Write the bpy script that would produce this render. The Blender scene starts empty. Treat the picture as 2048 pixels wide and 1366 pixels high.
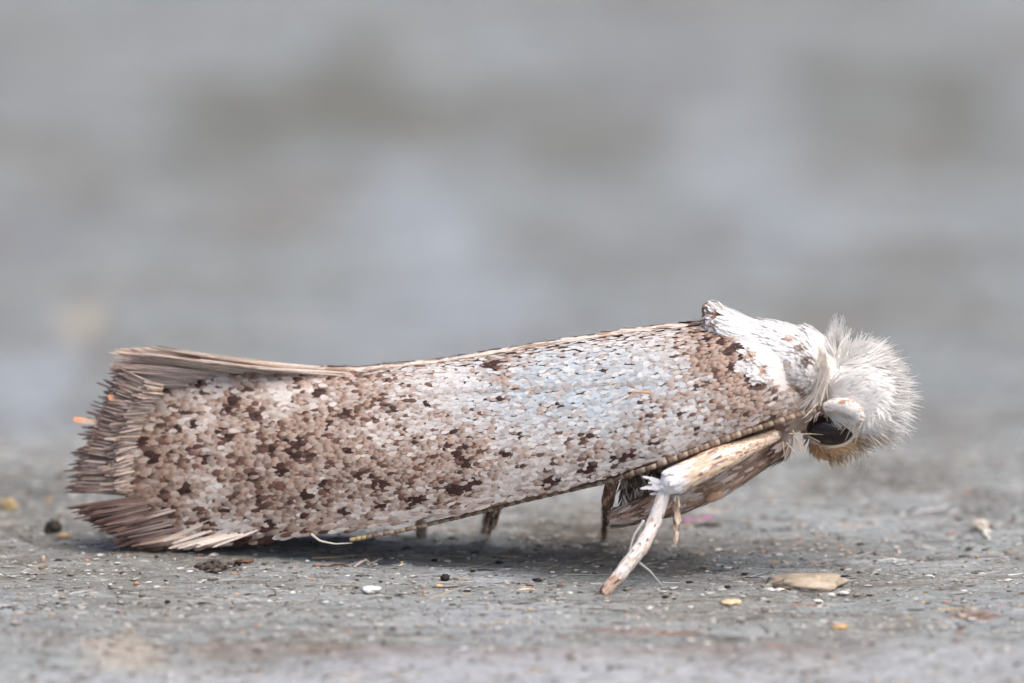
import bpy, math, random
import numpy as np
from mathutils import Vector

# ------------------------------------------------------------------ camera, sky, sun, exposure
sc = bpy.context.scene
S = 0.001                      # everything below is thought of in millimetres
TH = math.radians(9.5); DIST = 80.0; PPM = 240.0      # tilt, focus distance, photo pixels per mm at focus
FWD = np.array([0, math.cos(TH), -math.sin(TH)]); UP = np.array([0, math.sin(TH), math.cos(TH)])
_d = FWD*DIST + UP*(683-1130)/PPM
_s = DIST*math.cos(TH)/_d[1]
ZC = -(DIST*math.sin(TH) + _s*_d[2])                  # board (z=0) meets y=0 at picture row 1130
CAM = np.array([0, 0, ZC]) - DIST*FWD

cam = bpy.data.cameras.new('camera'); camo = bpy.data.objects.new('camera', cam)
sc.collection.objects.link(camo); sc.camera = camo
camo.location = CAM*S; camo.rotation_euler = (math.pi/2-TH, 0, 0)
cam.sensor_width = 2048/PPM; cam.lens = DIST
cam.clip_start = 0.002; cam.clip_end = 20
cam.dof.use_dof = True; cam.dof.focus_distance = (DIST-0.35)*S
cam.dof.aperture_fstop = DIST/1.6; cam.dof.aperture_blades = 0

world = bpy.data.worlds.new('World'); sc.world = world; world.use_nodes = True
SUN_EL, SUN_AZ = 62.0, 128.0          # azimuth clockwise from +Y (away from camera): light from camera side, right
wn = world.node_tree.nodes; sky = wn.new('ShaderNodeTexSky'); sky.sky_type = 'NISHITA'; sky.sun_disc = False
sky.sun_elevation = math.radians(SUN_EL); sky.sun_rotation = math.radians(SUN_AZ)
sky.dust_density = 6.5; sky.air_density = 0.75; sky.ozone_density = 0.6
world.node_tree.links.new(sky.outputs[0], wn['Background'].inputs[0]); wn['Background'].inputs[1].default_value = 0.15
sl = bpy.data.lights.new('sun', 'SUN'); sl.energy = 1.15; sl.angle = math.radians(85); sl.color = (1, .98, .95)
slo = bpy.data.objects.new('sun', sl); sc.collection.objects.link(slo)
az, el = math.radians(SUN_AZ), math.radians(SUN_EL)
todir = Vector((math.sin(az)*math.cos(el), math.cos(az)*math.cos(el), math.sin(el)))
slo.rotation_euler = todir.to_track_quat('Z', 'Y').to_euler(); slo.location = (0, 0, .2)
vs = sc.view_settings; vs.view_transform = 'Standard'; vs.look = 'None'; vs.gamma = 1; vs.use_curve_mapping = False
vs.exposure = 0.31
sc.render.engine = 'CYCLES'; sc.cycles.use_denoising = True; sc.cycles.max_bounces = 12; sc.cycles.diffuse_bounces = 8; sc.cycles.transmission_bounces = 8

# ------------------------------------------------------------------ helpers
rng = np.random.default_rng(7); random.seed(7)
def lin(r, g, b):
    c = np.array([r, g, b], float)/255
    return np.where(c <= .04045, c/12.92, ((c+.055)/1.055)**2.4)
def P(px, py, Y):
    """photo pixel + chosen depth -> point (mm)"""
    px, py, Y = np.broadcast_arrays(np.asarray(px, float), np.asarray(py, float), np.asarray(Y, float))
    d = FWD*DIST + np.stack([(px-1024)/PPM, 0*px, 0*px], -1) + UP*((683-py)/PPM)[..., None]
    s = (Y-CAM[1])/d[..., 1]
    return CAM + d*s[..., None]
def proj(p):
    q = np.asarray(p)-CAM; z = q@FWD
    return 1024+q[..., 0]/z*DIST*PPM, 683-(q@UP)/z*DIST*PPM
def G(px, py, z=0.0):
    """photo pixel -> point of the board plane at height z"""
    px, py = np.broadcast_arrays(np.asarray(px, float), np.asarray(py, float))
    d = FWD*DIST + np.stack([(px-1024)/PPM, 0*px, 0*px], -1) + UP*((683-py)/PPM)[..., None]
    return CAM + d*((z-CAM[2])/d[..., 2])[..., None]

def _hash(ix, iy, seed):
    n = (ix.astype(np.int64)*374761393 + iy.astype(np.int64)*668265263 + seed*974711) & 0x7fffffff
    n = ((n ^ (n >> 13))*1274126177) & 0x7fffffff
    n = (n ^ (n >> 16)) & 0xffff
    return n/65535.0
def vnoise(x, y, seed=0):
    x, y = np.broadcast_arrays(np.asarray(x, float), np.asarray(y, float))
    ix, iy = np.floor(x), np.floor(y); fx, fy = x-ix, y-iy
    fx = fx*fx*fx*(fx*(fx*6-15)+10); fy = fy*fy*fy*(fy*(fy*6-15)+10)
    a = _hash(ix, iy, seed); b = _hash(ix+1, iy, seed); c = _hash(ix, iy+1, seed); d = _hash(ix+1, iy+1, seed)
    return (a*(1-fx)+b*fx)*(1-fy)+(c*(1-fx)+d*fx)*fy
def fbm(x, y, o=4, seed=0, g=.5):
    t = 0; a = 1; n = 0
    for i in range(o):
        t = t+a*vnoise(x*2**i+i*17.3, y*2**i-i*9.1, seed+i); n += a; a *= g
    return t/n*2-1                                      # about -1..1
def sstep(a, b, x):
    t = np.clip((x-a)/(b-a), 0, 1); return t*t*(3-2*t)

def mesh_obj(name, V, F, mat, parent=None, col=None, smooth=True, origin=None):
    """V in world mm; vertices are stored relative to origin (or the parent's base)"""
    V = np.asarray(V, float).reshape(-1, 3)
    po = np.array(parent['_o']) if parent is not None else np.zeros(3)
    oo = np.array(origin, float) if origin is not None else po
    me = bpy.data.meshes.new(name)
    F = np.asarray(F); k = F.shape[1]
    me.vertices.add(len(V)); me.vertices.foreach_set('co', ((V-oo)*S).astype(np.float32).ravel())
    me.loops.add(F.size); me.loops.foreach_set('vertex_index', F.astype(np.int32).ravel())
    me.polygons.add(len(F)); me.polygons.foreach_set('loop_start', (np.arange(len(F))*k).astype(np.int32))
    me.update(calc_edges=True); me.validate()
    if smooth: me.polygons.foreach_set('use_smooth', np.ones(len(me.polygons), bool))
    if col is not None:
        a = me.color_attributes.new('col', 'FLOAT_COLOR', 'POINT')
        a.data.foreach_set('color', np.concatenate([np.asarray(col).reshape(-1, 3), np.ones((len(V), 1))], 1).astype(np.float32).ravel())
    me.materials.append(mat)
    o = bpy.data.objects.new(name, me); sc.collection.objects.link(o)
    o.location = (oo-po)*S; o['_o'] = [float(v) for v in oo]
    if parent is not None: o.parent = parent
    return o
def tag(o, label=None, cat=None, group=None, kind=None):
    if label: o['label'] = label
    if cat: o['category'] = cat
    if group: o['group'] = group
    if kind: o['kind'] = kind
    return o

# ------------------------------------------------------------------ materials
def mat_new(name, rough=.6, spec=.35, attr=True, color=(.5, .5, .5), noise=None, bump=None, sheen=0, coat=0, trans=0, sss=0):
    m = bpy.data.materials.new(name); m.use_nodes = True
    nt = m.node_tree; N = nt.nodes; L = nt.links; b = N['Principled BSDF']
    b.inputs['Roughness'].default_value = rough; b.inputs['Specular IOR Level'].default_value = spec
    b.inputs['Sheen Weight'].default_value = sheen; b.inputs['Coat Weight'].default_value = coat
    if attr:
        a = N.new('ShaderNodeAttribute'); a.attribute_name = 'col'; csock = a.outputs['Color']
    else:
        a = N.new('ShaderNodeRGB'); a.outputs[0].default_value = (*color, 1); csock = a.outputs[0]
    tc = N.new('ShaderNodeTexCoord')
    if noise:                                          # (scale per mm xyz, amount)
        mp = N.new('ShaderNodeMapping'); mp.inputs['Scale'].default_value = tuple(v/S for v in noise[0])
        L.new(tc.outputs['Object'], mp.inputs['Vector'])
        nz = N.new('ShaderNodeTexNoise'); nz.inputs['Scale'].default_value = 1; nz.inputs['Detail'].default_value = 5; nz.inputs['Roughness'].default_value = .62
        L.new(mp.outputs[0], nz.inputs['Vector'])
        mr = N.new('ShaderNodeMapRange'); mr.inputs['From Min'].default_value = .28; mr.inputs['From Max'].default_value = .72
        mr.inputs['To Min'].default_value = 1-noise[1]; mr.inputs['To Max'].default_value = 1+noise[1]
        L.new(nz.outputs['Fac'], mr.inputs['Value'])
        mx = N.new('ShaderNodeMix'); mx.data_type = 'RGBA'; mx.blend_type = 'MULTIPLY'; mx.inputs['Factor'].default_value = 1
        L.new(csock, mx.inputs['A']); L.new(mr.outputs[0], mx.inputs['B']); csock = mx.outputs['Result']
    L.new(csock, b.inputs['Base Color'])
    if bump:
        mp2 = N.new('ShaderNodeMapping'); mp2.inputs['Scale'].default_value = tuple(v/S for v in bump[0])
        L.new(tc.outputs['Object'], mp2.inputs['Vector'])
        n2 = N.new('ShaderNodeTexNoise'); n2.inputs['Scale'].default_value = 1; n2.inputs['Detail'].default_value = 6; n2.inputs['Roughness'].default_value = .65
        L.new(mp2.outputs[0], n2.inputs['Vector'])
        bp = N.new('ShaderNodeBump'); bp.inputs['Strength'].default_value = bump[2]; bp.inputs['Distance'].default_value = bump[1]*S
        L.new(n2.outputs['Fac'], bp.inputs['Height']); L.new(bp.outputs[0], b.inputs['Normal'])
    if trans:                                           # thin see-through-ish scales and hairs
        t = N.new('ShaderNodeBsdfTranslucent'); L.new(csock, t.inputs['Color'])
        mxs = N.new('ShaderNodeMixShader'); mxs.inputs[0].default_value = trans
        L.new(b.outputs[0], mxs.inputs[1]); L.new(t.outputs[0], mxs.inputs[2]); L.new(mxs.outputs[0], N['Material Output'].inputs[0])
    return m
M_ground = mat_new('weathered_wood', .85, .25, noise=((5, 14, 14), .22), bump=((9, 22, 22), .07, 1.0))
def flecks(m, scale, lo, hi, col, amt):
    nt = m.node_tree; N = nt.nodes; L = nt.links; b = N['Principled BSDF']
    src = b.inputs['Base Color'].links[0].from_socket
    tc = N.new('ShaderNodeTexCoord'); mp = N.new('ShaderNodeMapping'); mp.inputs['Scale'].default_value = tuple(v/S for v in scale); mp.inputs['Location'].default_value = (scale[0]*3.1, 7.7, 1.3)
    nz = N.new('ShaderNodeTexNoise'); nz.inputs['Scale'].default_value = 1; nz.inputs['Detail'].default_value = 4; nz.inputs['Roughness'].default_value = .7
    mr = N.new('ShaderNodeMapRange'); mr.inputs['From Min'].default_value = lo; mr.inputs['From Max'].default_value = hi; mr.inputs['To Max'].default_value = amt
    mx = N.new('ShaderNodeMix'); mx.data_type = 'RGBA'; mx.inputs['B'].default_value = (*col, 1)
    L.new(tc.outputs['Object'], mp.inputs['Vector']); L.new(mp.outputs[0], nz.inputs['Vector']); L.new(nz.outputs['Fac'], mr.inputs['Value'])
    L.new(mr.outputs[0], mx.inputs['Factor']); L.new(src, mx.inputs['A']); L.new(mx.outputs['Result'], b.inputs['Base Color'])
flecks(M_ground, (4, 14, 10), .57, .66, lin(88, 82, 76), .55)
flecks(M_ground, (6, 20, 12), .60, .70, lin(222, 222, 222), .7)
flecks(M_ground, (9, 14, 12), .64, .72, lin(170, 136, 104), .6)
flecks(M_ground, (12, 40, 20), .58, .66, lin(70, 66, 62), .5)
flecks(M_ground, (22, 45, 20), .58, .66, lin(206, 204, 200), .6)
flecks(M_ground, (26, 60, 20), .58, .65, lin(100, 94, 88), .5)
M_scale = mat_new('wing_scale', .6, .25, noise=((30, 30, 30), .12), trans=.12)
M_membrane = mat_new('wing_membrane', .7, .2, attr=False, color=lin(150, 122, 105), noise=((9, 9, 9), .2))
M_hair = mat_new('white_hair', .45, .4, trans=.22)
M_tuft = mat_new('tuft_hair', .5, .3, trans=.12)
M_shine = mat_new('leg_scale', .32, .8, noise=((30, 30, 30), .15), coat=.3)
M_body = mat_new('body_cuticle', .6, .3, noise=((12, 12, 12), .25), bump=((30, 30, 30), .02, .5))
M_eye = mat_new('eye', .14, .4, attr=False, color=lin(36, 25, 22), noise=((25, 25, 25), .3))
M_grit = mat_new('grit', .7, .35, noise=((20, 20, 20), .2))
M_shiny_grit = mat_new('resin_grit', .35, .5, noise=((14, 14, 14), .25))

# ------------------------------------------------------------------ board
def gz(x, y):
    x = np.asarray(x, float); y = np.asarray(y, float)
    wob = fbm(x*.35, x*0+3.1, 3, 40)*.9
    crest = 5.3 + wob - .12*x
    h = -.50*sstep(0, 2.6, y-crest)                                # falls away behind the moth
    front = -3.35 + .25*fbm(x*.5, x*0+8.7, 3, 50) - .03*x
    h = h - .16*sstep(0, .5, front-y)                              # lifted strip of grain in front
    h = h + .10*np.exp(-((x+2.4)/1.9)**2-((y-.35)/1.2)**2)         # low swelling under the wing tips
    h = h + .12*fbm(x*.16, y*.22, 3, 3)*sstep(3, 12, np.abs(y)+0*x)
    h = h + .035*fbm(x*.55, y*1.1, 4, 11) 
    r = fbm(x*1.1+.4*fbm(x, y*2, 2, 5), y*6.5, 4, 21, .6)
    h = h + .030*r - .03*np.maximum(0, -.25-r)
    q = fbm(x*2.6+1.7*fbm(x*.9, y*3, 2, 6), y*13, 4, 25, .65)
    h = h + .032*q + .03*np.maximum(0, q-.3) - .04*np.maximum(0, -.35-q)
    return h
def axis(dense0, dense1, step, out0, out1, grow):
    a = list(np.arange(dense0, dense1+step/2, step))
    s = step; v = a[-1]
    while v < out1: s *= grow; v += s; a.append(v)
    s = step; v = a[0]
    while v > out0: s *= grow; v -= s; a.insert(0, v)
    return np.array(a)
gx = axis(-5.0, 5.0, .027, -420, 420, 1.07); gy = axis(-3.8, 7.0, .020, -200, 520, 1.022)
GX, GY = np.meshgrid(gx, gy)
GZ = gz(GX, GY)
n_x, n_y = len(gx), len(gy)
base = lin(162, 169, 170)
C = np.ones(GX.shape+(3,))*base
def tint(C, f, c):                        # f 0..1 towards colour c
    return C+(np.asarray(c)-C)*np.clip(f, 0, 1)[..., None]
w1 = fbm(GX*.28+2, GY*.22+5, 4, 61); w2 = fbm(GX*.7-3, GY*.5, 4, 71); w3 = fbm(GX*.9, GY*5, 5, 81, .6); w4 = fbm(GX*2.2, GY*9, 3, 91, .6)
C = tint(C, sstep(.02, .6, w1)*.55, lin(140, 138, 128))            # olive weathering
C = tint(C, sstep(.05, .6, -w2)*.5, lin(180, 188, 197))            # pale bluish bloom
C = tint(C, sstep(.1, .7, w2)*.45, lin(136, 128, 116))
C = tint(C, sstep(.05, .6, w3)*.55, lin(122, 118, 112))
C = tint(C, sstep(.12, .6, -w3)*.5, lin(204, 205, 206))
C = tint(C, sstep(.3, .7, w4)*.6, lin(92, 86, 80))
def stain_and_shade(px, py, rx, ry, col, amt, z=0.0, seed=0):
    global C
    c = G(px, py, z); dx = (GX-c[0])/rx; dy = (GY-c[1])/ry
    n = fbm(GX*1.2/rx+seed, GY*1.2/ry-seed, 3, 100+seed)
    r = np.sqrt(dx*dx+dy*dy)+.45*n
    C = tint(C, sstep(1.25, .45, r)*amt, col)
olive, warm, pale = lin(112, 112, 100), lin(136, 126, 112), lin(190, 200, 210)
for i, (px, py, rx, ry, col, a) in enumerate([
    (640, 235, 1.9, 3.6, olive, .6), (420, 310, .8, 4, olive, .5), (1740, 210, 1.5, 4.2, olive, .45), (1950, 240, .9, 5, olive, .35),
    (1120, 270, 1.7, 4.5, olive, .28), (820, 410, .9, 3.5, pale, .4), (560, 420, .9, 3, warm, .4), (1450, 300, 1.0, 5, pale, .3),
    (1560, 420, .8, 4, pale, .25), (150, 340, .8, 4, warm, .25), (165, 650, .25, 1.6, lin(206, 196, 180), .6), (700, 120, .5, 4, olive, .3),
    (60, 760, .6, 2.0, pale, .55), (950, 560, 1.0, 4, pale, .45), (60, 470, .7, 3, lin(150, 152, 158), .5), (1850, 560, .9, 4, lin(150, 152, 150), .5),
    (1250, 500, 1.6, 3, olive, .22), (1330, 120, 1.2, 7, lin(150, 152, 156), .4)]):
    stain_and_shade(px, py, rx, ry, col, a, -.5, i)
for i, (px, py, rx, ry, col, a) in enumerate([
    (1180, 1090, .62, .9, lin(88, 80, 68), .62), (1130, 1060, .5, .6, lin(96, 88, 76), .5), (60, 980, .8, 1.2, lin(104, 106, 104), .6),  # first two: moth's soft shadow below the thorax, painted into the board colour
    (960, 1160, .55, .45, lin(200, 208, 218), .7), (800, 1110, .45, .4, lin(192, 194, 202), .6), (1700, 960, .6, 1.2, lin(112, 108, 102), .5),
    (1850, 950, .5, 1.0, lin(104, 102, 98), .5), (1950, 1010, .45, .7, lin(104, 98, 90), .45), (1300, 1262, .4, .16, lin(150, 96, 70), .75), (1960, 1232, .25, .15, lin(150, 104, 80), .7),
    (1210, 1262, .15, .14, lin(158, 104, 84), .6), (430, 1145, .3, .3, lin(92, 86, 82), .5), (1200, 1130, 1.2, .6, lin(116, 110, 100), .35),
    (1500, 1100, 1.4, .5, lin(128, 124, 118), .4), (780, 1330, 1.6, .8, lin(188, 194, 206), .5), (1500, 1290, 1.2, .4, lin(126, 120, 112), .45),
    (250, 1290, .35, .5, lin(206, 186, 158), .45), (100, 1270, .3, .4, lin(128, 120, 118), .5), (980, 1340, .3, .5, lin(120, 116, 128), .45),
    (1650, 1350, .8, .8, lin(150, 130, 120), .4), (450, 1300, .5, .4, lin(140, 132, 124), .4), (220, 1340, .8, .6, lin(190, 196, 206), .5)]):
    stain_and_shade(px, py, rx, ry, col, a, 0, 30+i)
fr = -3.35 + .25*fbm(GX*.5, GX*0+8.7, 3, 50) - .03*GX                # reddish crack along the lifted strip
C = tint(C, np.exp(-((GY-fr+.12)/.11)**2)*sstep(-3.2, -2, GX)*sstep(3.4, 2, GX)*(.32+.4*fbm(GX*1.5, GY, 3, 55)), lin(140, 106, 92))
C = tint(C, sstep(-3.3, -3.9, GY-.03*GX)*(.72+.4*fbm(GX*.5, GY*.8, 3, 57)), lin(196, 201, 207))
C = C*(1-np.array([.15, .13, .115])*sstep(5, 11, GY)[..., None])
idx = np.arange(n_x*n_y).reshape(n_y, n_x)
Fg = np.stack([idx[:-1, :-1], idx[:-1, 1:], idx[1:, 1:], idx[1:, :-1]], -1).reshape(-1, 4)
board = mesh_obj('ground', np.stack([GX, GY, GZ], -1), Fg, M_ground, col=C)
tag(board, 'weathered grey wooden board surface with horizontal grain', None, None, 'structure')

# ------------------------------------------------------------------ scale and hair geometry
T_ = np.array([0, .3, .62, .86, 1.0]); PROF = np.array([.45, .85, 1.0, .86, .4])
def scales(p, d, n, Ln, W, cb, ct, lift=.12, droop=.0, prof=PROF, keep=False, g0=.25):
    """N spatulate scales: base p, tip direction d, normal n. -> V (N,15,3), colours, faces for one"""
    p, d, n = (np.asarray(a, float) for a in (p, d, n)); N = len(p)
    n = n/np.linalg.norm(n, axis=1, keepdims=True)
    if keep: d = d/np.linalg.norm(d, axis=1, keepdims=True); n = n-(d*n).sum(1, keepdims=True)*d; n = n/np.linalg.norm(n, axis=1, keepdims=True)
    d = d-(d*n).sum(1, keepdims=True)*n; d /= np.linalg.norm(d, axis=1, keepdims=True)
    s = np.cross(n, d)
    Ln = np.broadcast_to(Ln, N); W = np.broadcast_to(W, N); lift = np.broadcast_to(lift, N); droop = np.broadcast_to(droop, N)
    V = np.zeros((N, 5, 3, 3)); Cc = np.zeros((N, 5, 3, 3))
    for i, t in enumerate(T_):
        mid = p + d*(Ln*t)[:, None] + n*(Ln*(lift*t-droop*t*t))[:, None]
        for j, e in enumerate((-1, 0, 1)):
            V[:, i, j] = mid + s*(e*W*.5*prof[i])[:, None] + n*((.035*W) if e == 0 else 0*W)[:, None]
            if e == 0 and i == 4: V[:, i, j] += d*(Ln*.05)[:, None]
        Cc[:, i, :] = (cb+(ct-cb)*sstep(g0, .9 if g0 < .5 else 1.0, np.array(t)))[:, None, :]
    return V.reshape(N, 15, 3), Cc.reshape(N, 15, 3)
SF = np.array([[i*3+j, i*3+j+1, (i+1)*3+j+1, (i+1)*3+j] for i in range(4) for j in range(2)])
def pack(V, F1):
    N, k = V.shape[:2]
    return V.reshape(-1, 3), (F1[None]+(np.arange(N)*k)[:, None, None]).reshape(-1, F1.shape[1])
def hairs(p, d, bend, Ln, r0, segs=5):
    """N tapered three-sided hairs from p along d, curving by vector bend"""
    p, d, bend = (np.asarray(a, float) for a in (p, d, bend)); N = len(p)
    d = d/np.linalg.norm(d, axis=1, keepdims=True)
    ref = np.where(np.abs(d[:, 1:2]) > .8, np.array([[1., 0, 0]]), np.array([[0, 1., 0]]))
    a = np.cross(d, ref); a /= np.linalg.norm(a, axis=1, keepdims=True); b = np.cross(d, a)
    Ln = np.broadcast_to(Ln, N); r0 = np.broadcast_to(r0, N)
    V = np.zeros((N, segs, 3, 3))
    for i in range(segs):
        t = i/(segs-1); c = p+d*(Ln*t)[:, None]+bend*(Ln*t*t)[:, None]; r = r0*(1-.88*t**1.5)
        for j in range(3):
            an = j*2*math.pi/3; V[:, i, j] = c+(a*math.cos(an)+b*math.sin(an))*r[:, None]
    return V.reshape(N, segs*3, 3)
def HF(segs=5): return np.array([[i*3+j, i*3+(j+1) % 3, (i+1)*3+(j+1) % 3, (i+1)*3+j] for i in range(segs-1) for j in range(3)])
def tube(pts, rad, sides=10, cap=True):
    pts = np.asarray(pts, float); rad = np.asarray(rad, float); n = len(pts)
    tg = np.gradient(pts, axis=0); tg /= np.linalg.norm(tg, axis=1, keepdims=True)
    ref = np.array([0, 1., 0]) if abs(tg[0, 1]) < .8 else np.array([1., 0, 0])
    V = []
    for i in range(n):
        a = np.cross(tg[i], ref); a /= np.linalg.norm(a); b = np.cross(tg[i], a)
        for k in range(sides):
            an = 2*math.pi*k/sides; V.append(pts[i]+(a*math.cos(an)+b*math.sin(an))*rad[i])
    F = [[i*sides+k, i*sides+(k+1) % sides, (i+1)*sides+(k+1) % sides, (i+1)*sides+k] for i in range(n-1) for k in range(sides)]
    if cap:
        V += [pts[0], pts[-1]]
        for k in range(sides):
            F.append([n*sides, (k+1) % sides, k, n*sides]); F.append([n*sides+1, (n-1)*sides+k, (n-1)*sides+(k+1) % sides, n*sides+1])
    return np.array(V), F
def tube_obj(name, pts, rad, mat, parent, col, sides=10):
    V, F = tube(pts, rad, sides)
    F4 = np.array([f for f in F if len(set(f)) == 4]); n = len(V)
    F3 = np.array([f[:3] for f in F if len(set(f)) == 3])
    T = np.concatenate([F4[:, [0, 1, 2]], F4[:, [0, 2, 3]], F3])
    return mesh_obj(name, V, T, mat, parent, np.broadcast_to(col, (n, 3)) if np.ndim(col) == 1 else col)

# ------------------------------------------------------------------ the moth
AX0, AX1 = .62, -.5                                                   # depth of its axis at tail and at head
def axY(px): return AX0+(AX1-AX0)*(np.asarray(px, float)-300)/(1700-300)
base_pt = P(1000, 1100, .1); base_pt[2] = float(gz(base_pt[0], base_pt[1]))
moth = bpy.data.objects.new('moth', None); sc.collection.objects.link(moth); moth.location = base_pt*S
moth.empty_display_size = .001; moth['_o'] = [float(v) for v in base_pt]
tag(moth, 'small moth with speckled grey brown wings and fluffy white head standing on the board', 'moth')
a0, a1 = P(300, 800, AX0), P(1700, 800, AX1)
adir = (a1-a0)*np.array([1, 1, 0]); adir /= np.linalg.norm(adir); mdir = np.array([-adir[1], adir[0], 0])   # mdir points away from camera
def mirror(p): return p-2*((p-a0)@mdir)[..., None]*mdir
def mirdir(v): return v-2*(v@mdir)[..., None]*mdir

# --- body: one continuous surface grown over ellipsoids and limbs
def ico(sub=3):
    import bmesh
    b = bmesh.new(); bmesh.ops.create_icosphere(b, subdivisions=sub, radius=1)
    V = np.array([v.co[:] for v in b.verts]); F = np.array([[v.index for v in f.verts] for f in b.faces]); b.free(); return V, F
IV, IF = ico(3)
bV, bF, nv = [], [], 0
def blob(px, py, Y, ra, rb, rd, ang=0):
    """ellipsoid: half-axes ra, rb in photo pixels (in the picture plane, turned by ang) and rd pixels deep"""
    global nv
    c = P(px, py, Y); k = 1/PPM; ca, sa = math.cos(math.radians(ang)), math.sin(math.radians(ang))
    v = IV*np.array([ra*k, rd*k, rb*k]); v = np.stack([v[:, 0]*ca-v[:, 2]*sa, v[:, 1], v[:, 0]*sa+v[:, 2]*ca], 1)
    bV.append(v+c); bF.append(IF+nv); nv += len(v)
def limb(pts, step=.35):
    """chain of overlapping balls through (px,py,Y,r px)"""
    for (x0, y0, Y0, r0), (x1, y1, Y1, r1) in zip(pts[:-1], pts[1:]):
        n = max(2, int(math.hypot(x1-x0, y1-y0)/(step*min(r0, r1)))+1)
        for t in np.linspace(0, 1, n): 
            r = r0+(r1-r0)*t; blob(x0+(x1-x0)*t, y0+(y1-y0)*t, Y0+(Y1-Y0)*t, r, r, r)
foot = G(1206, 1190); footY = float(foot[1]); 
FORE = [(1556, 868, -.80, 10), (1440, 918, -1.0, 23), (1345, 964, -1.1, 25)]
TARS = [(1330, 982, -1.08, 11), (1308, 1045, -1.12, 12.5), (1284, 1092, -1.2, 12.5), (1242, 1146, -1.28, 11), (1207, 1188, footY, 8.5)]
SPUR = [(1350, 985, -1.0, 6), (1354, 1030, -1.02, 6), (1352, 1072, -1.03, 2.5)]
m1 = G(1207, 1082); MID = [(1229, 938, -.70, 12), (1216, 1000, -.50, 11), (1206, 1082, float(m1[1]), 3.5)]
h1 = G(974, 1076); HIND = [(1000, 985, .0, 9), (993, 1015, .2, 10), (984, 1050, .5, 7), (974, 1076, float(h1[1]), 2.5)]
h2 = G(962, 1066); HIND2 = [(985, 985, .3, 9), (978, 1020, .6, 9), (966, 1066, float(h2[1]), 4)]
blob(1535, 765, axY(1535), 118, 112, 128, -25)                        # thorax
blob(1490, 690, axY(1490), 95, 48, 60, -38)                           # crest of the thorax
for t_ in np.linspace(0, 1, 12):                                     # smooth slope from crest to neck
    bx_ = 1462+150*t_; br_ = 42+28*t_; blob(bx_, np.interp(bx_, [1462, 1500, 1560, 1612], [662, 685, 704, 728])+3, axY(bx_), br_, br_, br_*1.5)
blob(1440, 632, axY(1440), 30, 20, 26, -45)
limb([(1480, 800, float(axY(1480)), 95), (1100, 850, float(axY(1100)), 88), (760, 910, float(axY(760)), 70), (500, 960, float(axY(500)), 40)])   # abdomen
limb([(1580, 790, float(axY(1580)), 70), (1690, 815, float(axY(1690)), 52)])   # neck
blob(1708, 795, axY(1712), 76, 84, 92, 12)                             # head
blob(1688, 768, axY(1695), 44, 56, 70, -10)
blob(1672, 872, axY(1672), 56, 36, 66, 20)                            # face
limb([(1545, 880, -.55, 42), (1440, 950, -.62, 42), (1345, 1000, -.62, 34), (1250, 1030, -.55, 22), (1226, 1036, -.5, 14)])     # fore coxa
limb([(1520, 870, -.25, 50), (1400, 930, -.25, 48), (1290, 965, -.2, 36)])     # breast
for L_ in (FORE, TARS, SPUR, MID, HIND, HIND2): limb(L_)
tmp = bpy.data.meshes.new('tmp'); tmp.from_pydata(np.concatenate(bV).tolist(), [], np.concatenate(bF).tolist())
tob = bpy.data.objects.new('tmp', tmp); sc.collection.objects.link(tob)
rm = tob.modifiers.new('r', 'REMESH'); rm.mode = 'VOXEL'; rm.voxel_size = .017
sm = tob.modifiers.new('s', 'SMOOTH'); sm.iterations = 5; sm.factor = .5
dg = bpy.context.evaluated_depsgraph_get(); ev = tob.evaluated_get(dg); em = ev.to_mesh()
BV = np.zeros(len(em.vertices)*3); em.vertices.foreach_get('co', BV); BV = BV.reshape(-1, 3)
em.calc_loop_triangles(); BT = np.zeros(len(em.loop_triangles)*3, int); em.loop_triangles.foreach_get('vertices', BT); BT = BT.reshape(-1, 3)
ev.to_mesh_clear(); bpy.data.objects.remove(tob)
def body_col(p):
    px, py = proj(p)
    n = fbm(px*.02, py*.03, 4, 201); n2 = fbm(px*.05, py*.05, 3, 205)
    c = np.ones(p.shape)*lin(150, 126, 110)
    c = tint(c, sstep(-.1, .5, n)*.8, lin(104, 82, 70)); c = tint(c, sstep(.05, .5, n2)*.8, lin(206, 192, 180))
    c = tint(c, sstep(1560, 1600, px), lin(244, 242, 238)); c = tint(c, sstep(830, 790, py)*sstep(1430, 1450, px), lin(240, 238, 236))
    c = tint(c, sstep(870, 915, py)*sstep(1590, 1610, px), lin(206, 172, 134))
    c = tint(c, (np.hypot((px-1335)/42, (py-972)/30) < 1)*(p[:, 1] < -.9)*1., lin(236, 234, 234))
    return c
body = mesh_obj('body', BV, BT, M_body, moth, body_col(BV))
body['label'] = 'brownish moth body with coxae and legs under the wings'
def sample_body(n, seed=1):
    r = np.random.default_rng(seed); a, b, c = BV[BT[:, 0]], BV[BT[:, 1]], BV[BT[:, 2]]
    nr = np.cross(b-a, c-a); ar = np.linalg.norm(nr, axis=1)
    k = r.choice(len(BT), n, p=ar/ar.sum()); u = r.random((n, 2)); f = u.sum(1) > 1; u[f] = 1-u[f]
    return a[k]+(b-a)[k]*u[:, :1]+(c-a)[k]*u[:, 1:], nr[k]/ar[k][:, None]

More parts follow.
